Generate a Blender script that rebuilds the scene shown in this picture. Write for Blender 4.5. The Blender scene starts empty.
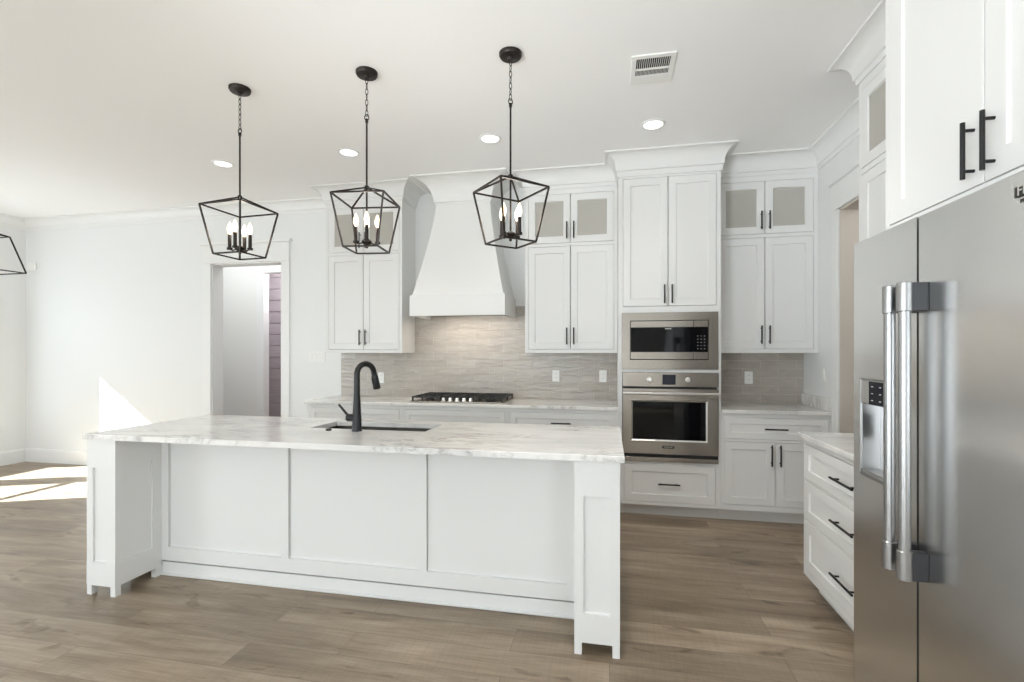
import bpy, bmesh, math
from mathutils import Vector, Matrix
PI = math.pi
S = bpy.context.scene
COL = S.collection

# ------------------------------------------------------------------ camera
cd = bpy.data.cameras.new('camera')
cam = bpy.data.objects.new('camera', cd)
COL.objects.link(cam)
cd.sensor_width = 36.0
cd.lens = 483.58 / 1024 * 36.0
cd.shift_y = 11.87 / 1024
cd.clip_start = 0.02
cam.location = (0, 0, 1.3744)
cam.rotation_euler = (PI / 2, 0, 0.199)
S.camera = cam

# ------------------------------------------------------------------ world, sun, daylight, exposure
S.view_settings.view_transform = 'Standard'
S.view_settings.look = 'None'
S.view_settings.gamma = 1.0
S.view_settings.use_curve_mapping = False
S.view_settings.exposure = 0.08
S.cycles.max_bounces = 14
S.cycles.diffuse_bounces = 8
S.cycles.glossy_bounces = 5
S.cycles.transmission_bounces = 6
S.cycles.transparent_max_bounces = 10
S.cycles.sample_clamp_indirect = 6.0
S.cycles.caustics_reflective = False
S.cycles.caustics_refractive = False

w = bpy.data.worlds.new('world')
S.world = w
w.use_nodes = True
wb = w.node_tree.nodes['Background']
wb.inputs[0].default_value = (0.86, 0.93, 1.0, 1)
wb.inputs[1].default_value = 3.0


def lamp(name, kind, loc, energy, color=(1, 1, 1), size=None, rot=None, direction=None, **kw):
    l = bpy.data.lights.new(name, kind)
    l.energy = energy
    l.color = color
    if size:
        l.shape = 'RECTANGLE'
        l.size, l.size_y = size
    for k, v in kw.items():
        setattr(l, k, v)
    o = bpy.data.objects.new(name, l)
    COL.objects.link(o)
    o.location = loc
    if direction is not None:
        o.rotation_euler = Vector(direction).to_track_quat('-Z', 'Y').to_euler()
    elif rot:
        o.rotation_euler = rot
    return o


SUN_DIR = (1.0, 0.42, -0.727)
lamp('sun', 'SUN', (-12, -2, 8), 46.0, (0.87, 0.95, 1.0), direction=SUN_DIR, angle=0.009)
# daylight entering by the rear glass doors and the left windows
DAY = (0.86, 0.945, 1.0)
lamp('daylight_rear_doors', 'AREA', (-2.5, -4.3, 1.3), 80, DAY, size=(4.0, 2.3), direction=(0, 1, 0.1))
lamp('daylight_living_window', 'AREA', (-7.1, -2.35, 1.45), 85, DAY, size=(2.0, 1.95), direction=(1, 0.2, 0.1))
lamp('right_window_fill', 'AREA', (1.6, -1.9, 1.5), 32, DAY, size=(2.5, 2.1), direction=(-1, 0.3, 0.1))  # fill light; this window is added to lift the ceiling and right side
lamp('daylight_dining_windows', 'AREA', (-7.15, 3.45, 1.25), 9, DAY, size=(1.6, 1.45), direction=(1, -0.5, 1.3))
# added unseen spot, aimed up to brighten the kitchen ceiling
lamp('ceiling_fill_spot', 'SPOT', (-2.2, -1.7, 0.9), 520, (0.92, 0.97, 1.0), direction=(2.7, 4.2, 2.75), spot_size=1.1, spot_blend=1.0, shadow_soft_size=0.45)

# added spot above the viewer to brighten the aisle, without a fitting
lamp('aisle_fill_spot', 'SPOT', (-0.05, 1.9, 3.02), 76, (1.0, 0.97, 0.93), direction=(0.2, 0.3, -1), spot_size=1.5, spot_blend=0.8, shadow_soft_size=0.08)


# ------------------------------------------------------------------ materials
def mat(name, col, rough=0.5, metal=0.0, spec=0.5, coat=0.0):
    m = bpy.data.materials.new(name)
    m.use_nodes = True
    b = m.node_tree.nodes['Principled BSDF']
    b.inputs['Base Color'].default_value = (*col, 1)
    b.inputs['Roughness'].default_value = rough
    b.inputs['Metallic'].default_value = metal
    b.inputs['Specular IOR Level'].default_value = spec
    if coat:
        b.inputs['Coat Weight'].default_value = coat
        b.inputs['Coat Roughness'].default_value = 0.08
    return m


class NT:
    def __init__(s, m):
        s.t = m.node_tree
        s.b = s.t.nodes.get('Principled BSDF')

    def n(s, typ, **kw):
        x = s.t.nodes.new(typ)
        for k, v in kw.items():
            if k.startswith('i_'):
                x.inputs[k[2:].replace('_', ' ')].default_value = v
            else:
                setattr(x, k, v)
        return x

    def l(s, a, b):
        s.t.links.new(a, b)

    def coords(s, scale=(1, 1, 1), rot=(0, 0, 0), loc=(0, 0, 0)):
        c = s.n('ShaderNodeTexCoord')
        mp = s.n('ShaderNodeMapping')
        mp.inputs['Scale'].default_value = scale
        mp.inputs['Rotation'].default_value = rot
        mp.inputs['Location'].default_value = loc
        s.l(c.outputs['Object'], mp.inputs['Vector'])
        return mp.outputs['Vector']

    def noise(s, vec, scale, detail=4, rough=0.5, dist=0.0):
        x = s.n('ShaderNodeTexNoise')
        x.inputs['Scale'].default_value = scale
        x.inputs['Detail'].default_value = detail
        x.inputs['Roughness'].default_value = rough
        x.inputs['Distortion'].default_value = dist
        s.l(vec, x.inputs['Vector'])
        return x.outputs['Fac']

    def ramp(s, fac, stops):
        r = s.n('ShaderNodeValToRGB')
        e = r.color_ramp.elements
        while len(e) < len(stops):
            e.new(0.5)
        for q, (p, c) in zip(e, stops):
            q.position = p
            q.color = (*c, 1) if len(c) == 3 else c
        s.l(fac, r.inputs[0])
        return r.outputs[0]

    def mix(s, fac, a, b, mode='MIX'):
        x = s.n('ShaderNodeMix', data_type='RGBA', blend_type=mode)
        if isinstance(fac, (int, float)):
            x.inputs[0].default_value = fac
        else:
            s.l(fac, x.inputs[0])
        for q, v in ((6, a), (7, b)):
            if isinstance(v, tuple):
                x.inputs[q].default_value = (*v, 1)
            else:
                s.l(v, x.inputs[q])
        return x.outputs[2]

    def bump(s, h, strength=0.2, dist=0.002):
        x = s.n('ShaderNodeBump')
        x.inputs['Strength'].default_value = strength
        x.inputs['Distance'].default_value = dist
        s.l(h, x.inputs['Height'])
        s.l(x.outputs[0], s.b.inputs['Normal'])


def paint(name, col, rough, bumpy=0.03, scale=60):
    m = mat(name, col, rough)
    t = NT(m)
    v = t.coords()
    t.bump(t.noise(v, scale, 3), bumpy, 0.001)
    return m


M = {}
M['cabinet'] = paint('white cabinet paint', (0.745, 0.745, 0.735), 0.5, 0.02)
M['wall'] = paint('white wall paint', (0.79, 0.80, 0.80), 0.6, 0.04, 120)
M['hallwall'] = paint('grey hall paint', (0.80, 0.80, 0.78), 0.6, 0.04, 120)
M['pantry'] = paint('shaded pantry beige', (0.62, 0.57, 0.51), 0.6, 0.04, 120)  # beige also stands for shade on the white doorway jamb
M['ceiling'] = paint('white ceiling paint', (0.93, 0.93, 0.925), 0.8, 0.05, 90)
M['trim'] = paint('white trim paint', (0.81, 0.815, 0.81), 0.35, 0.01)
M['plaster'] = paint('white hood plaster', (0.79, 0.79, 0.775), 0.5, 0.03, 40)
M['black'] = mat('black metal', (0.006, 0.006, 0.0065), 0.36, 0.0, 0.4)
M['bronze'] = mat('oil rubbed bronze', (0.024, 0.018, 0.015), 0.4, 0.6)
M['iron'] = mat('black cast iron', (0.015, 0.015, 0.015), 0.55)
M['darkgap'] = mat('black gasket', (0.008, 0.008, 0.008), 0.6)
M['plastic'] = mat('white plastic', (0.83, 0.83, 0.81), 0.35)
M['greyplastic'] = mat('dark grey plastic', (0.045, 0.046, 0.05), 0.4)
M['blackglass'] = mat('black oven glass', (0.004, 0.004, 0.005), 0.05, 0.0, 0.22)
M['display'] = mat('dark display', (0.006, 0.007, 0.014), 0.1, 0.0, 0.2)
M['badge'] = mat('dark badge', (0.035, 0.032, 0.03), 0.35, 0.5)
M['badgeletter'] = mat('pale badge lettering', (0.75, 0.73, 0.7), 0.3, 0.6)
M['toekick'] = paint('toe kick paint', (0.72, 0.71, 0.69), 0.4, 0.02)


def steel(name, col, rough, axis):
    m = mat(name, col, rough, 1.0)
    t = NT(m)
    sc = [700, 700, 700]
    sc[axis] = 3
    v = t.coords(scale=tuple(sc))
    f = t.noise(v, 1.0, 3)
    r = t.n('ShaderNodeMapRange')
    r.inputs['To Min'].default_value = rough - 0.004
    r.inputs['To Max'].default_value = rough + 0.006
    t.l(f, r.inputs['Value'])
    t.l(r.outputs[0], t.b.inputs['Roughness'])
    return m


M['steel_h'] = steel('brushed steel across', (0.34, 0.31, 0.275), 0.25, 0)
M['steel_v'] = steel('brushed steel upright', (0.60, 0.60, 0.60), 0.30, 2)
M['steel_y'] = steel('brushed steel fridge', (0.73, 0.735, 0.735), 0.22, 0)
M['steel_tube'] = mat('satin steel', (0.36, 0.36, 0.36), 0.33, 1.0)
M['steel_bright'] = mat('bright steel', (0.80, 0.79, 0.77), 0.3, 1.0)
M['steel_sink'] = steel('brushed sink steel', (0.20, 0.185, 0.17), 0.32, 0)


def glass(name, tint=(0.9, 0.92, 0.9), refl=0.12):
    m = bpy.data.materials.new(name)
    m.use_nodes = True
    t = m.node_tree
    t.nodes.remove(t.nodes['Principled BSDF'])
    out = t.nodes['Material Output']
    tr = t.nodes.new('ShaderNodeBsdfTransparent')
    tr.inputs[0].default_value = (*tint, 1)
    gl = t.nodes.new('ShaderNodeBsdfGlossy')
    gl.inputs['Roughness'].default_value = 0.06
    mx = t.nodes.new('ShaderNodeMixShader')
    mx.inputs[0].default_value = refl
    t.links.new(tr.outputs[0], mx.inputs[1])
    t.links.new(gl.outputs[0], mx.inputs[2])
    t.links.new(mx.outputs[0], out.inputs[0])
    return m


M['glass'] = glass('window glass', (0.97, 0.98, 0.98), 0.05)
M['cabglass'] = glass('cabinet glass', (0.88, 0.87, 0.84), 0.10)
t_ = M['cabglass'].node_tree
df = t_.nodes.new('ShaderNodeBsdfDiffuse')
df.inputs[0].default_value = (0.70, 0.68, 0.63, 1)
m2 = t_.nodes.new('ShaderNodeMixShader')
m2.inputs[0].default_value = 0.5
mo = t_.nodes['Material Output']
t_.links.new(mo.inputs[0].links[0].from_socket, m2.inputs[1])
t_.links.new(df.outputs[0], m2.inputs[2])
t_.links.new(m2.outputs[0], mo.inputs[0])
M['cabinside'] = paint('cabinet interior', (0.80, 0.77, 0.71), 0.5, 0.02)


def emit(name, col, strength):
    m = bpy.data.materials.new(name)
    m.use_nodes = True
    b = m.node_tree.nodes['Principled BSDF']
    b.inputs['Base Color'].default_value = (*col, 1)
    b.inputs['Emission Color'].default_value = (*col, 1)
    b.inputs['Emission Strength'].default_value = strength
    return m


M['lens'] = emit('lit downlight lens', (1, 0.98, 0.95), 1.6)
M['bulb'] = emit('lit candle bulb', (1, 0.80, 0.55), 1.9)


def floor_mat():
    m = mat('wood plank floor', (0.3, 0.25, 0.2), 0.36)
    t = NT(m)
    v = t.coords()
    bk = t.n('ShaderNodeTexBrick')
    bk.offset = 0.37
    bk.offset_frequency = 2
    t.l(v, bk.inputs['Vector'])
    bk.inputs['Color1'].default_value = (0.0, 0, 0, 1)
    bk.inputs['Color2'].default_value = (1, 1, 1, 1)
    bk.inputs['Mortar'].default_value = (0.5, 0.5, 0.5, 1)
    bk.inputs['Scale'].default_value = 1.0
    bk.inputs['Mortar Size'].default_value = 0.0016
    bk.inputs['Mortar Smooth'].default_value = 0.1
    bk.inputs['Bias'].default_value = 0.0
    bk.inputs['Brick Width'].default_value = 1.22
    bk.inputs['Row Height'].default_value = 0.182
    # shift the grain from plank to plank
    sep = t.n('ShaderNodeVectorMath', operation='MULTIPLY_ADD')
    sep.inputs[1].default_value = (7.3, 3.1, 5.7)
    t.l(bk.outputs['Color'], sep.inputs[0])
    t.l(v, sep.inputs[2])

    def sc(x, y):
        q = t.n('ShaderNodeMapping')
        q.inputs['Scale'].default_value = (x, y, 1)
        t.l(sep.outputs[0], q.inputs['Vector'])
        return q.outputs[0]
    broad = t.noise(sc(0.9, 5.5), 1.6, 5, 0.55, 0.6)
    grain = t.noise(sc(3.0, 60), 1.5, 5, 0.6, 0.3)
    saw = t.noise(sc(90, 4), 1.0, 2, 0.5)
    knot = t.noise(sc(2.2, 5.5), 1.3, 3, 0.5, 1.4)
    base = t.ramp(broad, [(0.3, (0.195, 0.147, 0.100)), (0.5, (0.295, 0.229, 0.162)), (0.7, (0.39, 0.312, 0.228))])
    tone = t.ramp(bk.outputs['Color'], [(0.0, (0.82, 0.81, 0.80)), (1.0, (1.13, 1.13, 1.13))])
    c = t.mix(1.0, base, tone, 'MULTIPLY')
    c = t.mix(1.0, c, t.ramp(grain, [(0.3, (0.80, 0.79, 0.78)), (0.6, (1.04, 1.04, 1.04))]), 'MULTIPLY')
    c = t.mix(1.0, c, t.ramp(saw, [(0.35, (0.94, 0.94, 0.94)), (0.6, (1.02, 1.02, 1.02))]), 'MULTIPLY')
    c = t.mix(1.0, c, t.ramp(knot, [(0.62, (1, 1, 1)), (0.74, (0.52, 0.47, 0.43))]), 'MULTIPLY')
    c = t.mix(t.ramp(bk.outputs['Fac'], [(0.0, (0, 0, 0)), (1.0, (0.55, 0.55, 0.55))]), c, (0.11, 0.085, 0.065))
    t.l(c, t.b.inputs['Base Color'])
    t.bump(grain, 0.08, 0.001)
    return m


M['floor'] = floor_mat()


def marble_mat():
    m = mat('white veined marble', (0.8, 0.8, 0.8), 0.13, 0, 0.5)
    t = NT(m)
    v = t.coords(rot=(0, 0, math.radians(28)), scale=(1.0, 3.2, 1.0))
    n1 = t.noise(v, 1.7, 9, 0.62, 0.9)
    n2 = t.noise(v, 4.2, 8, 0.6, 1.3)
    n3 = t.noise(t.coords(loc=(3, 7, 1)), 1.6, 3, 0.5, 0.4)

    def ridge(n, w0, w1):
        a = t.n('ShaderNodeMath', operation='SUBTRACT')
        t.l(n, a.inputs[0])
        a.inputs[1].default_value = 0.5
        b = t.n('ShaderNodeMath', operation='ABSOLUTE')
        t.l(a.outputs[0], b.inputs[0])
        return t.ramp(b.outputs[0], [(0.0, (1, 1, 1)), (w0, (0.35, 0.35, 0.35)), (w1, (0, 0, 0))])
    r1 = ridge(n1, 0.012, 0.05)
    r2 = ridge(n2, 0.014, 0.05)
    patch = t.ramp(n3, [(0.42, (0.05, 0.05, 0.05)), (0.66, (1, 1, 1))])
    base = t.mix(t.ramp(t.noise(v, 1.1, 5, 0.55, 0.5), [(0.42, (0, 0, 0)), (0.7, (1, 1, 1))]), (0.80, 0.79, 0.765), (0.66, 0.655, 0.645))
    f1 = t.mix(1.0, r1, patch, 'MULTIPLY')
    c = t.mix(f1, base, (0.30, 0.295, 0.29))
    f2 = t.mix(1.0, r2, t.mix(1.0, patch, (0.5, 0.5, 0.5), 'MULTIPLY'), 'MULTIPLY')
    c = t.mix(f2, c, (0.42, 0.39, 0.35))
    t.l(c, t.b.inputs['Base Color'])
    return m


M['marble'] = marble_mat()


def tile_mat():
    m = mat('glazed grey subway tile', (0.5, 0.47, 0.44), 0.12)
    t = NT(m)
    c = t.n('ShaderNodeTexCoord')
    sp = t.n('ShaderNodeSeparateXYZ')
    t.l(c.outputs['Object'], sp.inputs[0])
    cb = t.n('ShaderNodeCombineXYZ')
    t.l(sp.outputs['X'], cb.inputs['X'])
    t.l(sp.outputs['Z'], cb.inputs['Y'])
    bk = t.n('ShaderNodeTexBrick')
    bk.offset = 0.5
    t.l(cb.outputs[0], bk.inputs['Vector'])
    bk.inputs['Color1'].default_value = (0.41, 0.373, 0.33, 1)
    bk.inputs['Color2'].default_value = (0.455, 0.42, 0.375, 1)
    bk.inputs['Mortar'].default_value = (0.52, 0.49, 0.45, 1)
    bk.inputs['Scale'].default_value = 1.0
    bk.inputs['Mortar Size'].default_value = 0.0022
    bk.inputs['Mortar Smooth'].default_value = 0.2
    bk.inputs['Brick Width'].default_value = 0.30
    bk.inputs['Row Height'].default_value = 0.0767
    mp = t.n('ShaderNodeMapping')
    mp.inputs['Scale'].default_value = (5, 5, 19)
    t.l(c.outputs['Object'], mp.inputs['Vector'])
    wav = t.noise(mp.outputs[0], 1.5, 3, 0.5, 0.8)
    col = t.mix(1.0, bk.outputs['Color'], t.ramp(wav, [(0.3, (0.90, 0.90, 0.90)), (0.7, (1.07, 1.07, 1.07))]), 'MULTIPLY')
    t.l(col, t.b.inputs['Base Color'])
    h = t.n('ShaderNodeMath', operation='MULTIPLY_ADD')
    t.l(bk.outputs['Fac'], h.inputs[0])
    h.inputs[1].default_value = -0.35
    t.l(wav, h.inputs[2])
    t.bump(h.outputs[0], 0.8, 0.009)
    rr = t.n('ShaderNodeMapRange')
    rr.inputs['To Min'].default_value = 0.12
    rr.inputs['To Max'].default_value = 0.6
    t.l(bk.outputs['Fac'], rr.inputs['Value'])
    t.l(rr.outputs[0], t.b.inputs['Roughness'])
    return m


M['tile'] = tile_mat()


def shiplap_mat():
    m = mat('grey board with purple light', (0.46, 0.40, 0.41), 0.5)  # purple tint of the light put into the board colour
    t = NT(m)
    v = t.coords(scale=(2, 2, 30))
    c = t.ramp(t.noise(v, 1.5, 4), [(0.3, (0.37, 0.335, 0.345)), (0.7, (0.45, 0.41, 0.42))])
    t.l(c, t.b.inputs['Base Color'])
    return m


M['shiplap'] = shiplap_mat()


# ------------------------------------------------------------------ mesh helpers
def box(bm, x0, x1, y0, y1, z0, z1, bev=0.0, seg=1):
    x0, x1 = min(x0, x1), max(x0, x1)
    y0, y1 = min(y0, y1), max(y0, y1)
    z0, z1 = min(z0, z1), max(z0, z1)
    v = [bm.verts.new((x, y, z)) for z in (z0, z1) for y in (y0, y1) for x in (x0, x1)]
    fs = [bm.faces.new([v[i] for i in q]) for q in
          ((0, 2, 3, 1), (4, 5, 7, 6), (0, 1, 5, 4), (2, 6, 7, 3), (0, 4, 6, 2), (1, 3, 7, 5))]
    if bev > 0:
        es = list({e for f in fs for e in f.edges})
        bmesh.ops.bevel(bm, geom=es, offset=bev, segments=seg, affect='EDGES', profile=0.5)


def quad(bm, *p):
    return bm.faces.new([bm.verts.new(q) for q in p])


def frame_of(d):
    d = Vector(d).normalized()
    a = Vector((0, 0, 1)) if abs(d.z) < 0.9 else Vector((1, 0, 0))
    u = d.cross(a).normalized()
    return u, d.cross(u).normalized()


def tube(bm, pts, r, n=10, closed=False, cap=True):
    pts = [Vector(p) for p in pts]
    rs = r if isinstance(r, (list, tuple)) else [r] * len(pts)
    rings = []
    N = len(pts)
    u = None
    for i, p in enumerate(pts):
        if closed:
            d = pts[(i + 1) % N] - pts[i - 1]
        else:
            d = pts[min(i + 1, N - 1)] - pts[max(i - 1, 0)]
        d.normalize()
        if u is None:
            u, _ = frame_of(d)
        else:
            u = (u - d * u.dot(d)).normalized()
        wv = d.cross(u)
        rings.append([bm.verts.new(p + (u * math.cos(2 * PI * k / n) + wv * math.sin(2 * PI * k / n)) * rs[i]) for k in range(n)])
    last = N if closed else N - 1
    for i in range(last):
        a, b = rings[i], rings[(i + 1) % N]
        for k in range(n):
            bm.faces.new((a[k], a[(k + 1) % n], b[(k + 1) % n], b[k]))
    if cap and not closed:
        bm.faces.new(list(reversed(rings[0])))
        bm.faces.new(rings[-1])


def bar(bm, a, b, s):
    """square bar from a to b"""
    a, b = Vector(a), Vector(b)
    u, wv = frame_of(b - a)
    q = []
    for p in (a, b):
        q.append([bm.verts.new(p + u * i * s / 2 + wv * j * s / 2) for i, j in ((-1, -1), (1, -1), (1, 1), (-1, 1))])
    for k in range(4):
        bm.faces.new((q[0][k], q[0][(k + 1) % 4], q[1][(k + 1) % 4], q[1][k]))
    bm.faces.new(list(reversed(q[0])))
    bm.faces.new(q[1])


def lathe(bm, prof, c=(0, 0, 0), axis='Z', n=24):
    """prof: (radius, height) pairs"""
    c = Vector(c)
    ax = {'Z': (Vector((1, 0, 0)), Vector((0, 1, 0)), Vector((0, 0, 1))),
          'Y': (Vector((1, 0, 0)), Vector((0, 0, 1)), Vector((0, -1, 0))),
          'X': (Vector((0, 1, 0)), Vector((0, 0, 1)), Vector((1, 0, 0)))}[axis]
    rings = []
    for r, hh in prof:
        if r < 1e-6:
            rings.append([bm.verts.new(c + ax[2] * hh)])
        else:
            rings.append([bm.verts.new(c + (ax[0] * math.cos(2 * PI * k / n) + ax[1] * math.sin(2 * PI * k / n)) * r + ax[2] * hh) for k in range(n)])
    for a, b in zip(rings, rings[1:]):
        for k in range(n):
            k2 = (k + 1) % n
            if len(a) == 1 and len(b) == 1:
                continue
            if len(a) == 1:
                bm.faces.new((a[0], b[k2], b[k]))
            elif len(b) == 1:
                bm.faces.new((a[k], a[k2], b[0]))
            else:
                bm.faces.new((a[k], a[k2], b[k2], b[k]))


def sweep(bm, path, prof, closed=False):
    """sweep an (out, z) outline along a plan path; out is to the right of travel; mitred corners"""
    P = [Vector((p[0], p[1])) for p in path]
    n = len(P)
    rings = []
    for i in range(n):
        dirs = []
        if i > 0 or closed:
            dirs.append((P[i] - P[i - 1]).normalized())
        if i < n - 1 or closed:
            dirs.append((P[(i + 1) % n] - P[i]).normalized())
        nr = [Vector((d.y, -d.x)) for d in dirs]
        if len(nr) == 2:
            mv = (nr[0] + nr[1])
            mv = mv / max(1e-6, mv.dot(nr[0]))
        else:
            mv = nr[0]
        rings.append([bm.verts.new((P[i].x + mv.x * o, P[i].y + mv.y * o, z)) for o, z in prof])
    k = len(prof)
    for i in range(n if closed else n - 1):
        a, b = rings[i], rings[(i + 1) % n]
        for j in range(k):
            bm.faces.new((a[j], a[(j + 1) % k], b[(j + 1) % k], b[j]))
    if not closed:
        bm.faces.new(rings[0])
        bm.faces.new(list(reversed(rings[-1])))


def shaker(bm, x0, x1, z0, z1, y, t=0.02, rail=0.06, rec=0.009, glazed=False):
    """framed door or drawer front facing -y, front plane at y; recessed flat panel or an open light"""
    def loop(i, yy):
        return [bm.verts.new(p) for p in ((x0 + i, yy, z0 + i), (x1 - i, yy, z0 + i), (x1 - i, yy, z1 - i), (x0 + i, yy, z1 - i))]
    e = 0.0015
    O = loop(0, y + e)
    O2 = loop(e, y)
    I = loop(rail, y)
    R = loop(rail + 0.0035, y + rec)
    B = loop(0, y + t)

    def ring(a, b):
        for k in range(4):
            bm.faces.new((a[k], a[(k + 1) % 4], b[(k + 1) % 4], b[k]))
    ring(B, O)
    ring(O, O2)
    ring(O2, I)
    ring(I, R)
    if glazed:
        RB = loop(rail + 0.0035, y + t)
        ring(R, RB)
        ring(RB, B)
    else:
        bm.faces.new(R)
        bm.faces.new(list(reversed(B)))


def pull(bm, cx, cz, y, length, vertical, off=0.028, r=0.0062, post=0.0048):
    """bar pull standing off a front at y"""
    hl = length / 2
    d = Vector((0, 0, 1)) if vertical else Vector((1, 0, 0))
    c = Vector((cx, y - off, cz))
    tube(bm, [c - d * hl, c + d * hl], r, 10)
    for s in (-1, 1):
        p = c + d * (hl * 0.72) * s
        tube(bm, [p, Vector((p.x, y, p.z))], post, 8)


# ------------------------------------------------------------------ object helpers
def tag(o, label=None, cat=None, group=None, kind=None):
    if label:
        o['label'] = label
    if cat:
        o['category'] = cat
    if group:
        o['group'] = group
    if kind:
        o['kind'] = kind
    return o


def obj(name, bm, m, parent=None, smooth=False, sharp=35):
    bmesh.ops.recalc_face_normals(bm, faces=bm.faces[:])
    me = bpy.data.meshes.new(name)
    bm.to_mesh(me)
    bm.free()
    o = bpy.data.objects.new(name, me)
    COL.objects.link(o)
    me.materials.append(m)
    if parent is not None:
        o.parent = parent
    if smooth:
        for p in me.polygons:
            p.use_smooth = True
        me.set_sharp_from_angle(angle=math.radians(sharp))
    return o


def thing(name, label, cat, loc=(0, 0, 0), rz=0.0, group=None):
    o = bpy.data.objects.new(name, None)
    COL.objects.link(o)
    o.empty_display_size = 0.1
    o.location = loc
    o.rotation_euler = (0, 0, rz)
    return tag(o, label, cat, group)


def B():
    return bmesh.new()


def one(fn, *a, **k):
    bm = B()
    fn(bm, *a, **k)
    return bm


def struct(name, bm, m, parent=None, label=None):
    o = obj(name, bm, m, parent)
    if parent is None:
        o['kind'] = 'structure'
        o['category'] = name.split('_')[0]
        if label:
            o['label'] = label
    return o


def text_bm(s, size, depth, matrix):
    """raised lettering as a mesh"""
    cu = bpy.data.curves.new('lettering', 'FONT')
    cu.body = s
    cu.size = size
    cu.extrude = depth
    cu.align_x = 'CENTER'
    cu.align_y = 'CENTER'
    cu.resolution_u = 3
    to = bpy.data.objects.new('lettering', cu)
    COL.objects.link(to)
    dg = bpy.context.evaluated_depsgraph_get()
    dg.update()
    me = bpy.data.meshes.new_from_object(to.evaluated_get(dg))
    bpy.data.objects.remove(to)
    bm = B()
    bm.from_mesh(me)
    bm.transform(matrix)
    bpy.data.meshes.remove(me)
    bpy.data.curves.remove(cu)
    return bm


# ------------------------------------------------------------------ the room
XL, XR, YB, YF, ZC = -7.25, 1.71, 4.79, -4.5, 3.05
DX0, DX1, DZ = -4.503, -3.59, 2.40         # hall doorway in the back wall
RY0, RY1, RZ = 3.22, 4.085, 2.465            # pantry doorway in the right wall

bm = B()
box(bm, XL - 0.3, 3.6, YF - 0.2, 8.0, -0.08, 0.0)
struct('floor', bm, M['floor'], label='grey brown wood plank floor running under the whole kitchen')
bm = B()
box(bm, XL - 0.3, 3.6, YF - 0.2, 8.0, ZC, ZC + 0.1)
struct('ceiling', bm, M['ceiling'], label='smooth white ceiling with downlights and a vent')

bm = B()
box(bm, XL - 0.15, DX0, YB, YB + 0.155, 0, ZC)
box(bm, DX1, XR + 0.12, YB, YB + 0.155, 0, ZC)
box(bm, DX0, DX1, YB, YB + 0.155, DZ, ZC)
struct('wall_back', bm, M['wall'], label='white back wall with the tall hall doorway')

W1, W2 = (3.58, 4.345), (2.58, 3.44)
WZ0, WZ1 = 0.45, 2.08
L1, L2 = (-3.6, -1.9), (-1.6, 0.9)
bm = B()
ys = [YF, -3.4, 1.0, W2[0], W2[1], W1[0], W1[1], YB]
for a, b, hole in ((YF, -3.4, None), (-3.4, -1.3, (0.4, 2.5)), (-1.3, W2[0], None), (W2[0], W2[1], (WZ0, WZ1)),
                   (W2[1], W1[0], None), (W1[0], W1[1], (WZ0, WZ1)), (W1[1], YB, None)):
    if hole is None:
        box(bm, XL - 0.15, XL, a, b, 0, ZC)
    else:
        box(bm, XL - 0.15, XL, a, b, 0, hole[0])
        box(bm, XL - 0.15, XL, a, b, hole[1], ZC)
struct('wall_left', bm, M['wall'], label='white left wall with the dining windows')

bm = B()
box(bm, XR, XR + 0.12, YF, -3.2, 0, ZC)
box(bm, XR, XR + 0.12, -3.2, -0.6, 0, 0.4)
box(bm, XR, XR + 0.12, -3.2, -0.6, 2.6, ZC)
box(bm, XR, XR + 0.12, -0.6, RY0, 0, ZC)
box(bm, XR, XR + 0.12, RY1, YB, 0, ZC)
box(bm, XR, XR + 0.12, RY0, RY1, RZ, ZC)
struct('wall_right', bm, M['wall'], label='white right wall behind the fridge with the pantry doorway')

bm = B()
box(bm, XL, -4.6, YF - 0.15, YF, 0, ZC)
box(bm, -0.4, XR + 0.12, YF - 0.15, YF, 0, ZC)
box(bm, -4.6, -0.4, YF - 0.15, YF, 2.5, ZC)
struct('wall_front', bm, M['wall'], label='white front wall with the wide glass doors behind the viewer')

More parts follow.
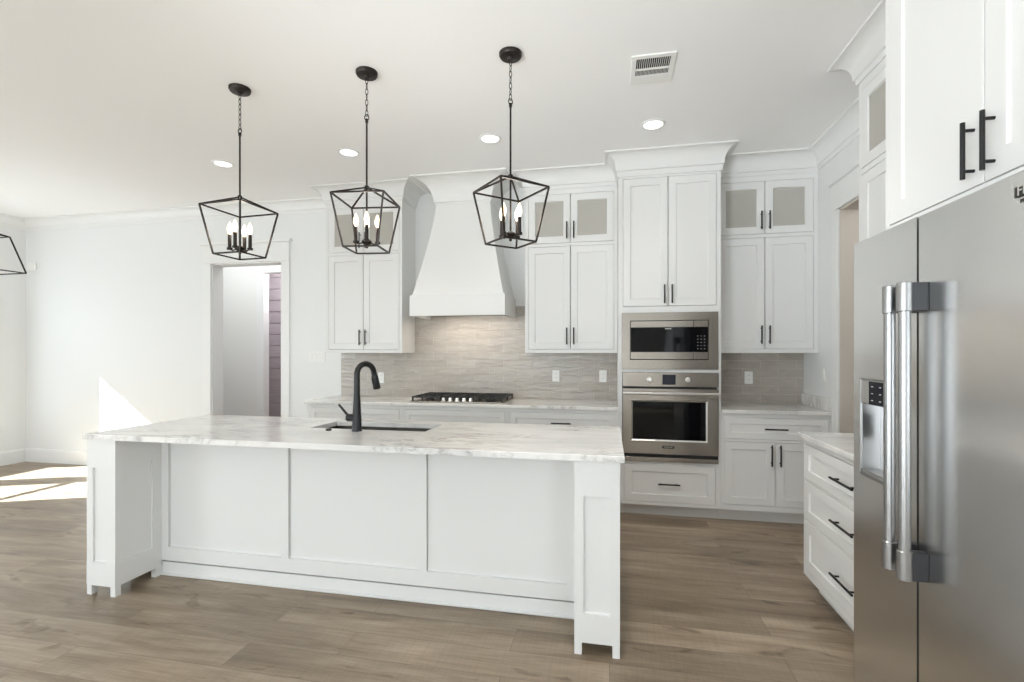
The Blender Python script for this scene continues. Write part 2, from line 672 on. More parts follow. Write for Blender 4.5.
# rear glass doors and windows
def window(name, x0, x1, z0, z1, cells, rows, rz, loc, label, cased=True, fw=0.045, cl=0.1, cr=0.1):
    """window in local x/z, room side towards -y; opening from y=0 back to y=0.15"""
    t = thing(name, label, name.split('_')[0], loc, rz)
    t['kind'] = 'structure'
    bm = B()
    for a, b, c, d in ((x0, x1, z0, z0 + fw), (x0, x1, z1 - fw, z1), (x0, x0 + fw, z0, z1), (x1 - fw, x1, z0, z1)):
        box(bm, a, b, 0.02, 0.13, c, d)
    obj('frame', bm, M['trim'], t)
    cw = (x1 - x0 - 2 * fw) / cells
    for i in range(cells):
        a = x0 + fw + i * cw
        for j in range(rows):
            hh = (z1 - z0 - 2 * fw) / rows
            c = z0 + fw + j * hh
            bm = B()
            st = 0.035
            yy = 0.06 + 0.03 * j
            box(bm, a, a + st, yy, yy + 0.03, c, c + hh)
            box(bm, a + cw - st, a + cw, yy, yy + 0.03, c, c + hh)
            box(bm, a + st, a + cw - st, yy, yy + 0.03, c, c + st)
            box(bm, a + st, a + cw - st, yy, yy + 0.03, c + hh - st, c + hh)
            s = obj('sash', bm, M['trim'], t)
            obj('pane', one(box, a + st, a + cw - st, yy + 0.012, yy + 0.017, c + st, c + hh - st), M['glass'], s)
    if cased:
        bm = B()
        box(bm, x0 - cl, x0, -0.02, 0.0, z0, z1 + 0.14, 0.003)
        box(bm, x1, x1 + cr, -0.02, 0.0, z0, z1 + 0.14, 0.003)
        box(bm, x0, x1, -0.02, 0.0, z1, z1 + 0.14, 0.003)
        obj('casing', bm, M['trim'], t)
        bm = B()
        box(bm, x0 - cl - 0.002, x1 + cr + (0.02 if cr > 0.08 else 0.002), -0.055, 0.02, z0 - 0.03, z0, 0.004)
        box(bm, x0 - cl, x1 + cr, -0.02, 0.0, z0 - 0.12, z0 - 0.031, 0.003)
        obj('sill', bm, M['trim'], t)
    return t


# left wall faces +x: room side of the window is local -y -> world +x : rz = +90 deg; local x -> world +y
window('window_1', W1[0], W1[1], WZ0, WZ1, 1, 2, PI / 2, (XL, 0, 0), 'white sash window in the left wall nearest the far corner', cl=0.066, cr=0.16)
window('window_2', W2[0], W2[1], WZ0, WZ1, 1, 2, PI / 2, (XL, 0, 0), 'white sash window in the left wall, second from the far corner', cr=0.066)
window('window_3', -3.4, -1.3, 0.4, 2.5, 2, 1, PI / 2, (XL, 0, 0), 'wide white living room window in the left wall')
window('window_4', 0.4, 4.6, 0.0, 2.5, 3, 1, PI, (0, YF, 0), 'row of white glazed doors in the front wall', cased=False, fw=0.07)

window('window_5', 0.6, 3.2, 0.4, 2.6, 2, 1, -PI / 2, (XR, 0, 0), 'wide white window added out of view in the right wall for more light')  # unseen window, made up to let in fill light

# hall beyond the back doorway
HY = 6.0
bm = B()
box(bm, -7.0, -4.78, HY, HY + 0.1, 0, ZC)
box(bm, -3.0, -1.0, HY, HY + 0.1, 0, ZC)
box(bm, -4.78, -3.0, HY, HY + 0.1, 2.50, ZC)
box(bm, -6.6, -6.5, YB + 0.155, HY, 0, ZC)
box(bm, -2.6, -2.5, YB + 0.155, HY, 0, ZC)
struct('wall_hall', bm, M['hallwall'], label='grey shaded hall wall seen through the back doorway')
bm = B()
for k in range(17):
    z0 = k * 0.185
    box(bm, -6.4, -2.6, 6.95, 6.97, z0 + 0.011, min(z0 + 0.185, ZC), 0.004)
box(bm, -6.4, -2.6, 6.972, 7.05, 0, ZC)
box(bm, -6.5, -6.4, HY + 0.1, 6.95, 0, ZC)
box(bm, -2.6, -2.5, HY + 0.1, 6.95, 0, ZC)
struct('wall_shiplap', bm, M['shiplap'], label='grey shiplap boards with a painted mauve light tint in the far room beyond the hall')
lamp('hall_fill', 'AREA', (-4.6, 5.35, 2.98), 16, (0.96, 0.99, 1), size=(2.4, 0.6), direction=(0, 0.1, -1))  # added lamp, out of view, brightens the hall wall
lamp('far_room_fill', 'POINT', (-4.5, 6.4, 2.6), 36, (0.97, 0.93, 1.0), shadow_soft_size=0.15)  # added unseen lamp, faintly purple, brightens the shiplap

# pantry beyond the right doorway
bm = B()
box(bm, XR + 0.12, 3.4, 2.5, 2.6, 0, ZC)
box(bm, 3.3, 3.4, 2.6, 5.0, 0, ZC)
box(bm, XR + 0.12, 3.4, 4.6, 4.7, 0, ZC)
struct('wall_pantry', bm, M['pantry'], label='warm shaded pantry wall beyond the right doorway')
lamp('pantry_fill', 'POINT', (2.4, 3.6, 2.8), 8, (1, 0.97, 0.93), shadow_soft_size=0.12)  # added unseen lamp, gives the pantry some fill

# door casings
dt = thing('door_1', 'tall white cased opening in the back wall to the grey hall', 'doorway', (0, 0, 0))
dt['kind'] = 'structure'
bm = B()
box(bm, DX0 - 0.105, DX0, YB - 0.02, YB, 0, DZ, 0.003)
box(bm, DX1, DX1 + 0.105, YB - 0.02, YB, 0, DZ, 0.003)
box(bm, DX0 - 0.105, DX1 + 0.105, YB - 0.024, YB, DZ, DZ + 0.21, 0.003)
box(bm, DX0 - 0.13, DX1 + 0.13, YB - 0.045, YB, DZ + 0.21, DZ + 0.245, 0.004)
obj('casing', bm, M['trim'], dt)
bm = B()
box(bm, DX0 - 0.001, DX0 + 0.012, YB, YB + 0.155, 0, DZ)
box(bm, DX1 - 0.012, DX1 + 0.001, YB, YB + 0.155, 0, DZ)
box(bm, DX0, DX1, YB, YB + 0.155, DZ - 0.012, DZ)
obj('jamb', bm, M['trim'], dt)
dt = thing('door_3', 'white cased opening at the back of the grey hall', 'doorway', (0, 0, 0))
dt['kind'] = 'structure'
bm = B()
box(bm, -4.885, -4.78, HY - 0.02, HY, 0, 2.50, 0.003)
box(bm, -3.0, -2.9, HY - 0.02, HY, 0, 2.50, 0.003)
box(bm, -4.885, -2.9, HY - 0.022, HY, 2.50, 2.62, 0.003)
obj('casing', bm, M['trim'], dt)
dt = thing('door_2', 'white cased opening in the right wall beside the fridge', 'doorway', (0, 0, 0))
dt['kind'] = 'structure'
bm = B()
box(bm, XR - 0.02, XR, RY1, RY1 + 0.09, 0, RZ, 0.003)
box(bm, XR - 0.02, XR, RY0 - 0.09, RY0, 0, RZ, 0.003)
box(bm, XR - 0.024, XR, RY0 - 0.09, RY1 + 0.09, RZ, RZ + 0.2, 0.003)
box(bm, XR - 0.04, XR, RY0 - 0.11, RY1 + 0.11, RZ + 0.2, RZ + 0.235, 0.004)
obj('casing', bm, M['trim'], dt)
bm = B()
box(bm, XR, XR + 0.121, RY1 - 0.012, RY1 + 0.001, 0, RZ)
box(bm, XR, XR + 0.121, RY0 - 0.001, RY0 + 0.012, 0, RZ)
box(bm, XR, XR + 0.121, RY0, RY1, RZ - 0.012, RZ)
obj('jamb', bm, M['pantry'], dt)  # white jamb, its shade painted in as beige

# baseboards
BBP = [(0, 0), (0.016, 0), (0.016, 0.145), (0.01, 0.165), (0.0, 0.17)]
for nm, path in (('baseboard_back', [(XL, YB), (DX0 - 0.105, YB)]),
                 ('baseboard_middle', [(DX1 + 0.105, YB), (-2.86, YB)]),
                 ('baseboard_left', [(XL, YF), (XL, YB)])):
    struct(nm, one(sweep, path, BBP), M['trim'], label={'baseboard_back': 'white baseboard along the back wall left of the doorway',
           'baseboard_middle': 'short white baseboard between hall doorway and cabinets', 'baseboard_left': 'white baseboard along the left wall'}[nm])


def cove(h, out, foot=0.03, z=ZC, n=9):
    """crown outline: small step, concave cove, top fillet"""
    p = [(0, z - h), (0.010, z - h), (0.012, z - h + foot), (0.02, z - h + foot + 0.004)]
    hh = h - foot - 0.004 - 0.016
    for i in range(n + 1):
        a = i / n * PI / 2
        p.append((0.022 + (out - 0.03) * (1 - math.cos(a)), z - h + foot + 0.006 + hh * math.sin(a)))
    p += [(out - 0.004, z - 0.014), (out, z - 0.012), (out, z), (0, z)]
    return p


WC = cove(0.13, 0.10)
struct('trim_1', one(sweep, [(XL, YF), (XL, YB), (-2.835, YB)], WC), M['trim'], label='white crown moulding along the left and back walls')
struct('trim_2', one(sweep, [(XR, 4.459), (XR, 3.075)], cove(0.155, 0.11)), M['trim'], label='white crown moulding on the right wall above the pantry doorway')


# ------------------------------------------------------------------ cabinets
def carcass(bm, x0, x1, z0, z1, depth, solid=True, div=None, t=0.018, y0=0.021):
    if solid:
        box(bm, x0, x1, y0, depth, z0, z1)
    else:
        box(bm, x0, x0 + t, y0, depth, z0, z1)
        box(bm, x1 - t, x1, y0, depth, z0, z1)
        box(bm, x0 + t, x1 - t, y0, depth, z0, z0 + t)
        box(bm, x0 + t, x1 - t, y0, depth, z1 - t, z1)
        box(bm, x0 + t, x1 - t, depth - 0.012, depth, z0 + t, z1 - t)
        for d in div or ():
            box(bm, x0 + t, x1 - t, y0, depth - 0.012, d - t / 2, d + t / 2)


def grid_frame(bm, x0, x1, z0, z1, holes, t=0.02):
    """face frame: the rectangle minus the holes, built from strips"""
    xs = sorted({x0, x1, *[q for h in holes for q in h[:2]]})
    zs = sorted({z0, z1, *[q for h in holes for q in h[2:]]})
    for zi in range(len(zs) - 1):
        run = None
        for xi in range(len(xs) - 1):
            cx, cz = (xs[xi] + xs[xi + 1]) / 2, (zs[zi] + zs[zi + 1]) / 2
            inside = any(h[0] < cx < h[1] and h[2] < cz < h[3] for h in holes)
            if not inside:
                run = [xs[xi], xs[xi + 1]] if run is None else [run[0], xs[xi + 1]]
            if (inside or xi == len(xs) - 2) and run:
                box(bm, run[0], run[1], 0, t, zs[zi], zs[zi + 1])
                run = None


G = 0.003


def front(t, name, hole, handle=None, glazed=False, rail=0.06, hlen=0.155, pane_name='glass_pane'):
    """door or drawer front set into a face frame hole"""
    x0, x1, z0, z1 = hole
    d = obj(name, one(shaker, x0 + G, x1 - G, z0 + G, z1 - G, -0.002, 0.02, rail, 0.009, glazed), M['cabinet'], t)
    if glazed:
        obj(pane_name, one(box, x0 + rail, x1 - rail, 0.008, 0.012, z0 + rail, z1 - rail), M['cabglass'], d)
    if handle:
        cx, cz, vert = handle
        obj('handle', one(pull, cx, cz, -0.002, hlen, vert), M['black'], d, smooth=True)
    return d


CRU = cove(0.165, 0.115)
ZTOP = 2.93


def upper(label, loc, w_, depth, rz=0, z0=1.374, split=2.362, gl=(2.387, 2.838), doors=None, end_l=0.03, end_r=0.03, crown=None, group='stacked wall cabinets with glass tops'):
    t = thing('wall_cabinet', label, 'cabinet', (loc[0], loc[1], z0), rz, group)
    z = lambda q: q - z0
    x0, x1 = 0.0, w_
    a, b = end_l, w_ - end_r
    mid = (a + b) / 2
    holes = [(a, mid, z(z0 + 0.032), z(split - 0.004)), (mid, b, z(z0 + 0.032), z(split - 0.004)), (a, mid, z(gl[0]), z(gl[1])), (mid, b, z(gl[0]), z(gl[1]))]
    bm = B()
    carcass(bm, x0, x1, 0, z(ZTOP), depth, False, [z(split + 0.01)])
    obj('body', bm, M['cabinet'], t)
    bm = B()
    box(bm, x0 + 0.0185, x1 - 0.0185, depth - 0.016, depth - 0.0125, z(split) + 0.03, z(ZTOP) - 0.03)
    obj('back_panel', bm, M['cabinside'], t)
    bm = B()
    grid_frame(bm, x0, x1, 0, z(ZTOP), holes)
    obj('face_frame', bm, M['cabinet'], t)
    for k, hole in enumerate(holes):
        g = k >= 2
        left = k % 2 == 0
        hx = mid - 0.032 if left else mid + 0.032
        hz = hole[2] + (0.045 if not g else 0.035) + 0.0775
        front(t, 'glass_door' if g else 'door', hole, (hx, hz, True), g)
    if crown:
        bm = B()
        sweep(bm, crown, [(o, zz - z0) for o, zz in CRU])
        obj('crown', bm, M['cabinet'], t)
    return t


UD = 0.33
UY = YB - UD
upper('white two-door wall cabinet left of the range hood, nearest the hall doorway', (-2.835, UY), 0.83, UD,
      crown=[(0, UD), (0, 0), (0.83, 0), (0.83, UD)])
upper('white two-door wall cabinet between the range hood and the oven tower', (-0.775, UY), 0.846, UD,
      crown=[(0, UD), (0, 0), (0.845, 0)])
upper('white two-door wall cabinet right of the oven tower', (0.890, UY), 0.818, UD, end_l=0.03, end_r=0.035,
      crown=[(0, 0), (0.818, 0)])
upper('white glass-topped wall cabinet over the drawers beside the fridge', (XR - 0.33, 3.065), 1.012, 0.33, rz=-PI / 2,
      crown=[(0, 0.33), (0, 0), (1.012, 0)], gl=(2.40, 2.838), split=2.372)

# ------------------------------------------------------------------ oven tower
TX0, TW, TY = 0.074, 0.814, 4.19
TD = YB - TY
tw = thing('oven_tower', 'tall white cabinet holding the microwave and wall oven', 'cabinet', (TX0, TY, 0))
bm = B()
carcass(bm, 0, TW, 0.104, 2.93, TD, False, [0.468, 1.226, 1.73])
obj('body', bm, M['cabinet'], tw)
d0, d1, dm = 0.036, TW - 0.034, TW / 2 - 0.005
holes = [(d0, dm, 1.762, 2.84), (dm, d1, 1.762, 2.84), (0.03, TW - 0.026, 1.243, 1.705), (0.03, TW - 0.02, 0.485, 1.213), (0.045, TW - 0.04, 0.13, 0.446)]
bm = B()
grid_frame(bm, 0, TW, 0.104, 2.93, holes)
obj('face_frame', bm, M['cabinet'], tw)
front(tw, 'door', holes[0], (dm - 0.03, 1.862, True))
front(tw, 'door', holes[1], (dm + 0.03, 1.862, True))
front(tw, 'drawer', holes[4], (TW / 2, 0.287, False), hlen=0.175)
obj('toe_kick', one(box, 0, TW, 0.08, TD - 0.02, 0, 0.104), M['toekick'], tw)
obj('crown', one(sweep, [(0, TD - UD + 0.001), (0, 0), (TW, 0), (TW, TD - UD + 0.001)], cove(0.192, 0.112, 0.045)), M['cabinet'], tw)

# microwave built into the tower
mw = thing('microwave', 'stainless built-in microwave above the wall oven', 'microwave', (TX0, TY, 1.243))
mx0, mx1, mz1 = 0.027, TW - 0.023, 0.467
bm = B()
ix0, ix1, iz0, iz1 = 0.094, 0.716, 0.072, 0.402
for q in ((mx0, mx1, -0.006, iz0), (mx0, mx1, iz1, mz1), (mx0, ix0, iz0, iz1), (ix1, mx1, iz0, iz1)):
    box(bm, q[0], q[1], -0.016, -0.001, q[2], q[3])
obj('trim_frame', bm, M['steel_h'], mw)
obj('body', one(box, ix0 + 0.001, ix1 - 0.001, 0.0, 0.42, iz0 + 0.001, iz1 - 0.001), M['darkgap'], mw)
door = obj('door', one(box, ix0 + 0.005, 0.598, -0.024, -0.001, iz0 + 0.006, iz1 - 0.006, 0.002), M['steel_h'], mw)
obj('window', one(box, ix0 + 0.006, 0.5975, -0.0255, -0.0242, iz0 + 0.066, iz1 - 0.058), M['blackglass'], door)
cp = obj('control_panel', one(box, 0.600, ix1 - 0.005, -0.024, -0.001, iz0 + 0.006, iz1 - 0.006, 0.002), M['steel_h'], mw)
obj('touch_pad', one(box, 0.6005, ix1 - 0.006, -0.0255, -0.0242, iz0 + 0.066, iz1 - 0.058), M['blackglass'], cp)
bm = B()
for r in range(5):
    for c in range(3):
        x = 0.627 + c * 0.026
        zz = iz0 + 0.09 + r * 0.026
        box(bm, x, x + 0.009, -0.0262, -0.0256, zz, zz + 0.006)
obj('key_marks', bm, mat('grey key mark', (0.32, 0.32, 0.32), 0.4), cp)
obj('name_mark', one(box, 0.375, 0.425, -0.0262, -0.0256, iz1 - 0.075, iz1 - 0.068), mat('pale name mark', (0.55, 0.55, 0.55), 0.4), door)

# wall oven
ov = thing('wall_oven', 'stainless single wall oven set below the microwave', 'oven', (TX0, TY, 0.485))
ox0, ox1 = 0.034, TW - 0.022
ocx = (ox0 + ox1) / 2
obj('body', one(box, ox0 + 0.01, ox1 - 0.01, 0.0, 0.55, 0.01, 0.72), M['darkgap'], ov)
cpn = obj('control_panel', one(box, ox0, ox1, -0.022, -0.001, 0.608, 0.727, 0.002), M['steel_h'], ov)
for kx in (0.253, 0.556):
    bm = B()
    lathe(bm, [(0.0, 0.0), (0.022, 0.0), (0.022, 0.004), (0.018, 0.006), (0.0165, 0.026), (0.014, 0.029), (0.0, 0.029)], (kx, -0.022, 0.668), 'Y', 24)
    box(bm, kx - 0.003, kx + 0.003, -0.0525, -0.050, 0.668, 0.683)
    obj('knob', bm, M['steel_bright'], ov, smooth=True)
obj('display', one(box, 0.355, 0.460, -0.0235, -0.0222, 0.626, 0.710), M['display'], cpn)
oz0, oz1 = 0.052, 0.592
wx0, wx1, wz0, wz1 = 0.118, 0.695, 0.170, 0.484
bm = B()
box(bm, ox0, ox1, -0.024, -0.003, oz0, wz0 - 0.012)
box(bm, ox0, ox1, -0.024, -0.003, wz1 + 0.012, oz1)
box(bm, ox0, wx0 - 0.012, -0.024, -0.003, wz0 - 0.012, wz1 + 0.012)
box(bm, wx1 + 0.012, ox1, -0.024, -0.003, wz0 - 0.012, wz1 + 0.012)
od = obj('door', bm, M['steel_h'], ov)


def bevel_ring(bm, x0, x1, z0, z1, w_, ya, yb):
    a = [bm.verts.new(p) for p in ((x0 - w_, ya, z0 - w_), (x1 + w_, ya, z0 - w_), (x1 + w_, ya, z1 + w_), (x0 - w_, ya, z1 + w_))]
    b = [bm.verts.new(p) for p in ((x0, yb, z0), (x1, yb, z0), (x1, yb, z1), (x0, yb, z1))]
    for k in range(4):
        bm.faces.new((a[k], a[(k + 1) % 4], b[(k + 1) % 4], b[k]))


obj('window_bezel', one(bevel_ring, wx0, wx1, wz0, wz1, 0.013, -0.0242, -0.012), M['steel_bright'], od)
obj('window', one(box, wx0 - 0.002, wx1 + 0.002, -0.013, -0.006, wz0 - 0.002, wz1 + 0.002), M['blackglass'], od)
bm = B()
tube(bm, [(ox0 + 0.004, -0.066, 0.556), (ox1 - 0.004, -0.066, 0.556)], 0.0115, 14)
for hx in (ox0 + 0.04, ox1 - 0.04):
    tube(bm, [(hx, -0.066, 0.556), (hx, -0.024, 0.556)], 0.009, 10)
obj('handle', bm, M['steel_bright'], od, smooth=True)
ob = obj('badge', one(box, 0.353, 0.447, -0.027, -0.0242, 0.100, 0.122, 0.002), M['badge'], od)
obj('lower_vent', one(box, ox0, ox1, -0.022, -0.001, -0.012, 0.022, 0.002), M['steel_h'], ov)
obj('vent_gap', one(box, ox0 + 0.002, ox1 - 0.002, -0.016, -0.001, 0.024, 0.049), M['darkgap'], ov)


# ------------------------------------------------------------------ base cabinets
def base(label, x0, x1, y, depth, fronts, rz=0, loc=None, group='white base cabinets', ztop=0.884):
    t = thing('base_cabinet', label, 'cabinet', loc or (x0, y, 0), rz, group)
    wd = x1 - x0
    bm = B()
    carcass(bm, 0, wd, 0.104, ztop, depth)
    obj('body', bm, M['cabinet'], t)
    bm = B()
    grid_frame(bm, 0, wd, 0.104, ztop, [f[1] for f in fronts])
    obj('face_frame', bm, M['cabinet'], t)
    obj('toe_kick', one(box, 0, wd, 0.08, depth - 0.01, 0, 0.104), M['toekick'], t)
    for nm, hole, hd, hl in fronts:
        front(t, nm, hole, hd, rail=0.05 if nm == 'drawer' and hole[3] - hole[2] < 0.22 else 0.058, hlen=hl)
    return t


def std_fronts(wd, a, b, handle=True):
    mid = (a + b) / 2
    return [('drawer', (a, b, 0.678, 0.855), (mid, 0.766, False) if handle else None, 0.17),
            ('door', (a, mid - 0.002, 0.147, 0.658), (mid - 0.032, 0.558, True), 0.17),
            ('door', (mid + 0.002, b, 0.147, 0.658), (mid + 0.032, 0.558, True), 0.17)]


base('white base cabinet at the left end of the back counter', -2.86, -1.884, TY, TD, std_fronts(0.976, 0.022, 0.956, False))
base('white base cabinet directly under the gas cooktop', -1.882, -0.886, TY, TD, std_fronts(0.996, 0.02, 0.976, False))
base('white base cabinet between the cooktop and the oven tower', -0.884, 0.072, TY, TD, std_fronts(0.956, 0.02, 0.925))
base('white base cabinet right of the oven tower', 0.890, XR - 0.002, TY, TD, std_fronts(0.82, 0.02, 0.79))
dw = 1.018
base('white three-drawer base cabinet between the fridge and pantry doorway', 0, dw, 0, XR - 1.10, [
    ('drawer', (0.022, dw - 0.022, 0.655, 0.857), (dw / 2 + 0.013, 0.757, False), 0.225),
    ('drawer', (0.022, dw - 0.022, 0.428, 0.645), (dw / 2 + 0.013, 0.545, False), 0.225),
    ('drawer', (0.022, dw - 0.022, 0.142, 0.418), (dw / 2 + 0.013, 0.282, False), 0.225)],
    rz=-PI / 2, loc=(1.10, 3.072, 0))


# ------------------------------------------------------------------ counters
def slab(bm, x0, x1, y0, y1, z0, z1, hole=None, bev=0.004):
    if hole is None:
        box(bm, x0, x1, y0, y1, z0, z1, bev, 2)
        return
    xs = [x0, hole[0], hole[1], x1]
    ys = [y0, hole[2], hole[3], y1]
    V = {}
    for k, z in ((0, z0), (1, z1)):
        for i, x in enumerate(xs):
            for j, y in enumerate(ys):
                V[i, j, k] = bm.verts.new((x, y, z))
    for i in range(3):
        for j in range(3):
            if i == 1 and j == 1:
                continue
            for k in (0, 1):
                bm.faces.new((V[i, j, k], V[i + 1, j, k], V[i + 1, j + 1, k], V[i, j + 1, k]))
    oe = []
    for i in range(3):
        for j in (0, 3):
            bm.faces.new((V[i, j, 0], V[i + 1, j, 0], V[i + 1, j, 1], V[i, j, 1]))
            bm.faces.new((V[j, i, 0], V[j, i + 1, 0], V[j, i + 1, 1], V[j, i, 1]))
            for a, b in (((i, j, 1), (i + 1, j, 1)), ((j, i, 1), (j, i + 1, 1))):
                oe.append(bm.edges.get((V[a], V[b])))
    for a, b in (((1, 1), (2, 1)), ((2, 1), (2, 2)), ((2, 2), (1, 2)), ((1, 2), (1, 1))):
        bm.faces.new((V[a[0], a[1], 0], V[b[0], b[1], 0], V[b[0], b[1], 1], V[a[0], a[1], 1]))
    bmesh.ops.recalc_face_normals(bm, faces=bm.faces[:])
    bmesh.ops.bevel(bm, geom=oe, offset=bev, segments=2, affect='EDGES', profile=0.5)


CT, CB = 0.915, 0.886
tag(obj('countertop', one(slab, -2.88, 0.0725, TY - 0.025, YB - 0.001, CB, CT), M['marble']),
    'white marble counter along the back wall under the cooktop', 'countertop', 'white marble countertops')
tag(obj('countertop', one(slab, 0.8895, XR - 0.001, TY - 0.025, YB - 0.001, CB, CT), M['marble']),
    'short white marble counter right of the oven tower', 'countertop', 'white marble countertops')
tag(obj('countertop', one(slab, 1.075, XR - 0.001, 2.055, 3.097, CB, CT), M['marble']),
    'white marble counter over the drawers beside the fridge', 'countertop', 'white marble countertops')
SK = (-1.80, -1.055, 2.665, 2.955)
tag(obj('countertop', one(slab, -2.925, 0.066, 2.20, 3.082, CB, CT, SK), M['marble']),
    'long white marble island counter with the sink cut into it', 'countertop', 'white marble countertops')
tag(obj('side_splash', one(box, XR - 0.022, XR - 0.001, TY - 0.02, YB - 0.014, CT, CT + 0.10, 0.002), M['marble']),
    'low white marble upstand against the right wall on the short counter', 'backsplash')

# tile
tag(obj('backsplash', one(box, -2.855, 0.0735, YB - 0.012, YB - 0.0005, CT, 1.845), M['tile']),
    'glossy grey subway tile backsplash behind the cooktop', 'backsplash', 'tile backsplashes')
tag(obj('backsplash', one(box, 0.889, XR - 0.001, YB - 0.012, YB - 0.0005, CT, 1.40), M['tile']),
    'grey subway tile backsplash right of the oven tower', 'backsplash', 'tile backsplashes')

# ------------------------------------------------------------------ island
PY0, PYB = 2.222, 2.53
isl = thing('kitchen_island', 'long white panelled kitchen island under the marble counter', 'kitchen island', (-1.44, 2.62, 0))
iz = CB - 0.001


def loc_i(bm):
    bm.transform(Matrix.Translation((1.44, -2.62, 0)))
    return bm


# cabinet body behind the knee space, left open under the sink
bm = B()
box(bm, -2.90, -1.83, PYB, 3.04, 0.09, iz)
box(bm, -1.0, 0.035, PYB, 3.04, 0.09, iz)
box(bm, -1.83, -1.0, PYB, 3.04, 0.09, 0.62)
box(bm, -1.83, -1.0, PYB, 2.60, 0.62, iz)
box(bm, -1.83, -1.0, 3.01, 3.04, 0.62, iz)
obj('body', loc_i(bm), M['cabinet'], isl)
# panelled back towards the viewer
FY = 2.508
bm = B()
px = [-2.722, -1.865, -1.0, -0.158]
box(bm, px[0], px[3], FY, PYB, 0.092, 0.175)
box(bm, px[0], px[3], FY, PYB, 0.84, iz)
st = [(-2.722, -2.675), (-1.885, -1.838), (-1.03, -0.985), (-0.22, -0.158)]
for a, b in st:
    box(bm, a, b, FY, PYB, 0.175, 0.84)
obj('panel_frame', loc_i(bm), M['cabinet'], isl)
for a, b in ((st[0][1], st[1][0]), (st[1][1], st[2][0]), (st[2][1], st[3][0])):
    bm = B()
    box(bm, a + 0.004, b, FY + 0.015, PYB - 0.001, 0.175, 0.84)
    obj('panel', loc_i(bm), M['cabinet'], isl)
bm = B()
box(bm, px[0], px[3], FY + 0.006, PYB - 0.001, 0, 0.081, 0.002)
box(bm, px[0], px[3], FY - 0.006, FY + 0.006, 0, 0.016, 0.004)
obj('toe_board', loc_i(bm), M['cabinet'], isl)
# ends
obj('end_panel', loc_i(one(box, 0.03, 0.046, PYB, 3.05, 0.0, iz)), M['cabinet'], isl)
obj('end_panel', loc_i(one(box, -2.92, -2.90, PYB, 3.05, 0.0, iz)), M['cabinet'], isl)
obj('kick_board', loc_i(one(box, -2.90, 0.03, 2.97, 2.985, 0.0, 0.09)), M['cabinet'], isl)


def post(x0, x1, inner):
    """pilaster with recessed panels front and inside, standing on four bracket feet"""
    bm = B()
    e = 0.012
    zf, zp0, zp1 = 0.056, 0.188, 0.722
    box(bm, x0 + e, x1 - e, PY0 + e + 0.0002, PYB - 0.0005, zf + 0.0005, iz - 0.0005)
    m = 0.042
    for side in ('front', 'in', 'out'):
        if side == 'front':
            y0, y1 = PY0, PY0 + e
            box(bm, x0, x0 + m, y0, y1, zp0, zp1)
            box(bm, x1 - m, x1, y0, y1, zp0, zp1)
            box(bm, x0, x1, y0, y1, zp1, iz)
            box(bm, x0, x1, y0 - 0.001, y1, zf, zp0)
        else:
            right = (side == 'in') == (inner > 0)
            a, b = (x1 - e, x1) if right else (x0, x0 + e)
            yy0, yy1 = PY0 + e, (PYB if side == 'out' else FY + 0.001)
            box(bm, a, b, yy0, yy0 + 0.026, zp0, zp1)
            box(bm, a, b, yy1 - 0.06, yy1, zp0, zp1)
            box(bm, a, b, yy0, yy1, zp1, iz)
            box(bm, a, b, yy0, yy1, zf, zp0)
    p = obj('post', loc_i(bm), M['cabinet'], isl)
    for fx0, fx1 in ((x0, x0 + 0.034), (x1 - 0.034, x1)):
        for fy0, fy1 in ((PY0, PY0 + 0.034), (PYB - 0.06, PYB)):
            bm = B()
            box(bm, fx0 + 0.0005, fx1 - 0.0005, fy0 + 0.0005, fy1 - 0.0005, 0, zf + 0.002)
            obj('foot', loc_i(bm), M['cabinet'], p)


post(-2.92, -2.722, 1)
post(-0.158, 0.046, -1)

# sink
sk = thing('kitchen_sink', 'undermount stainless sink sunk into the island counter', 'sink', (-1.4275, 2.81, 0.67))
bm = B()
sx, sy = (SK[1] - SK[0]) / 2 + 0.004, (SK[3] - SK[2]) / 2 + 0.004
zb, zt = 0.0, CB - 0.67
t_ = 0.004
r0 = [(-sx, -sy), (sx, -sy), (sx, sy), (-sx, sy)]
V0 = [bm.verts.new((x, y, zt)) for x, y in r0]
V1 = [bm.verts.new((x * 0.985, y * 0.965, zb + 0.015)) for x, y in r0]
V2 = [bm.verts.new((x * 0.94, y * 0.88, zb + 0.004)) for x, y in r0]
VO = [bm.verts.new((x + math.copysign(0.02, x), y + math.copysign(0.02, y), zt)) for x, y in r0]
for a, b in ((VO, V0), (V0, V1), (V1, V2)):
    for k in range(4):
        bm.faces.new((a[k], a[(k + 1) % 4], b[(k + 1) % 4], b[k]))
bm.faces.new(V2)
o = obj('basin', bm, M['steel_sink'], sk)
bm = B()
lathe(bm, [(0.045, 0.005), (0.043, 0.008), (0.03, 0.006), (0.0, 0.004)], (0, 0.02, 0), 'Z', 24)
obj('drain', bm, M['steel_tube'], sk, smooth=True)

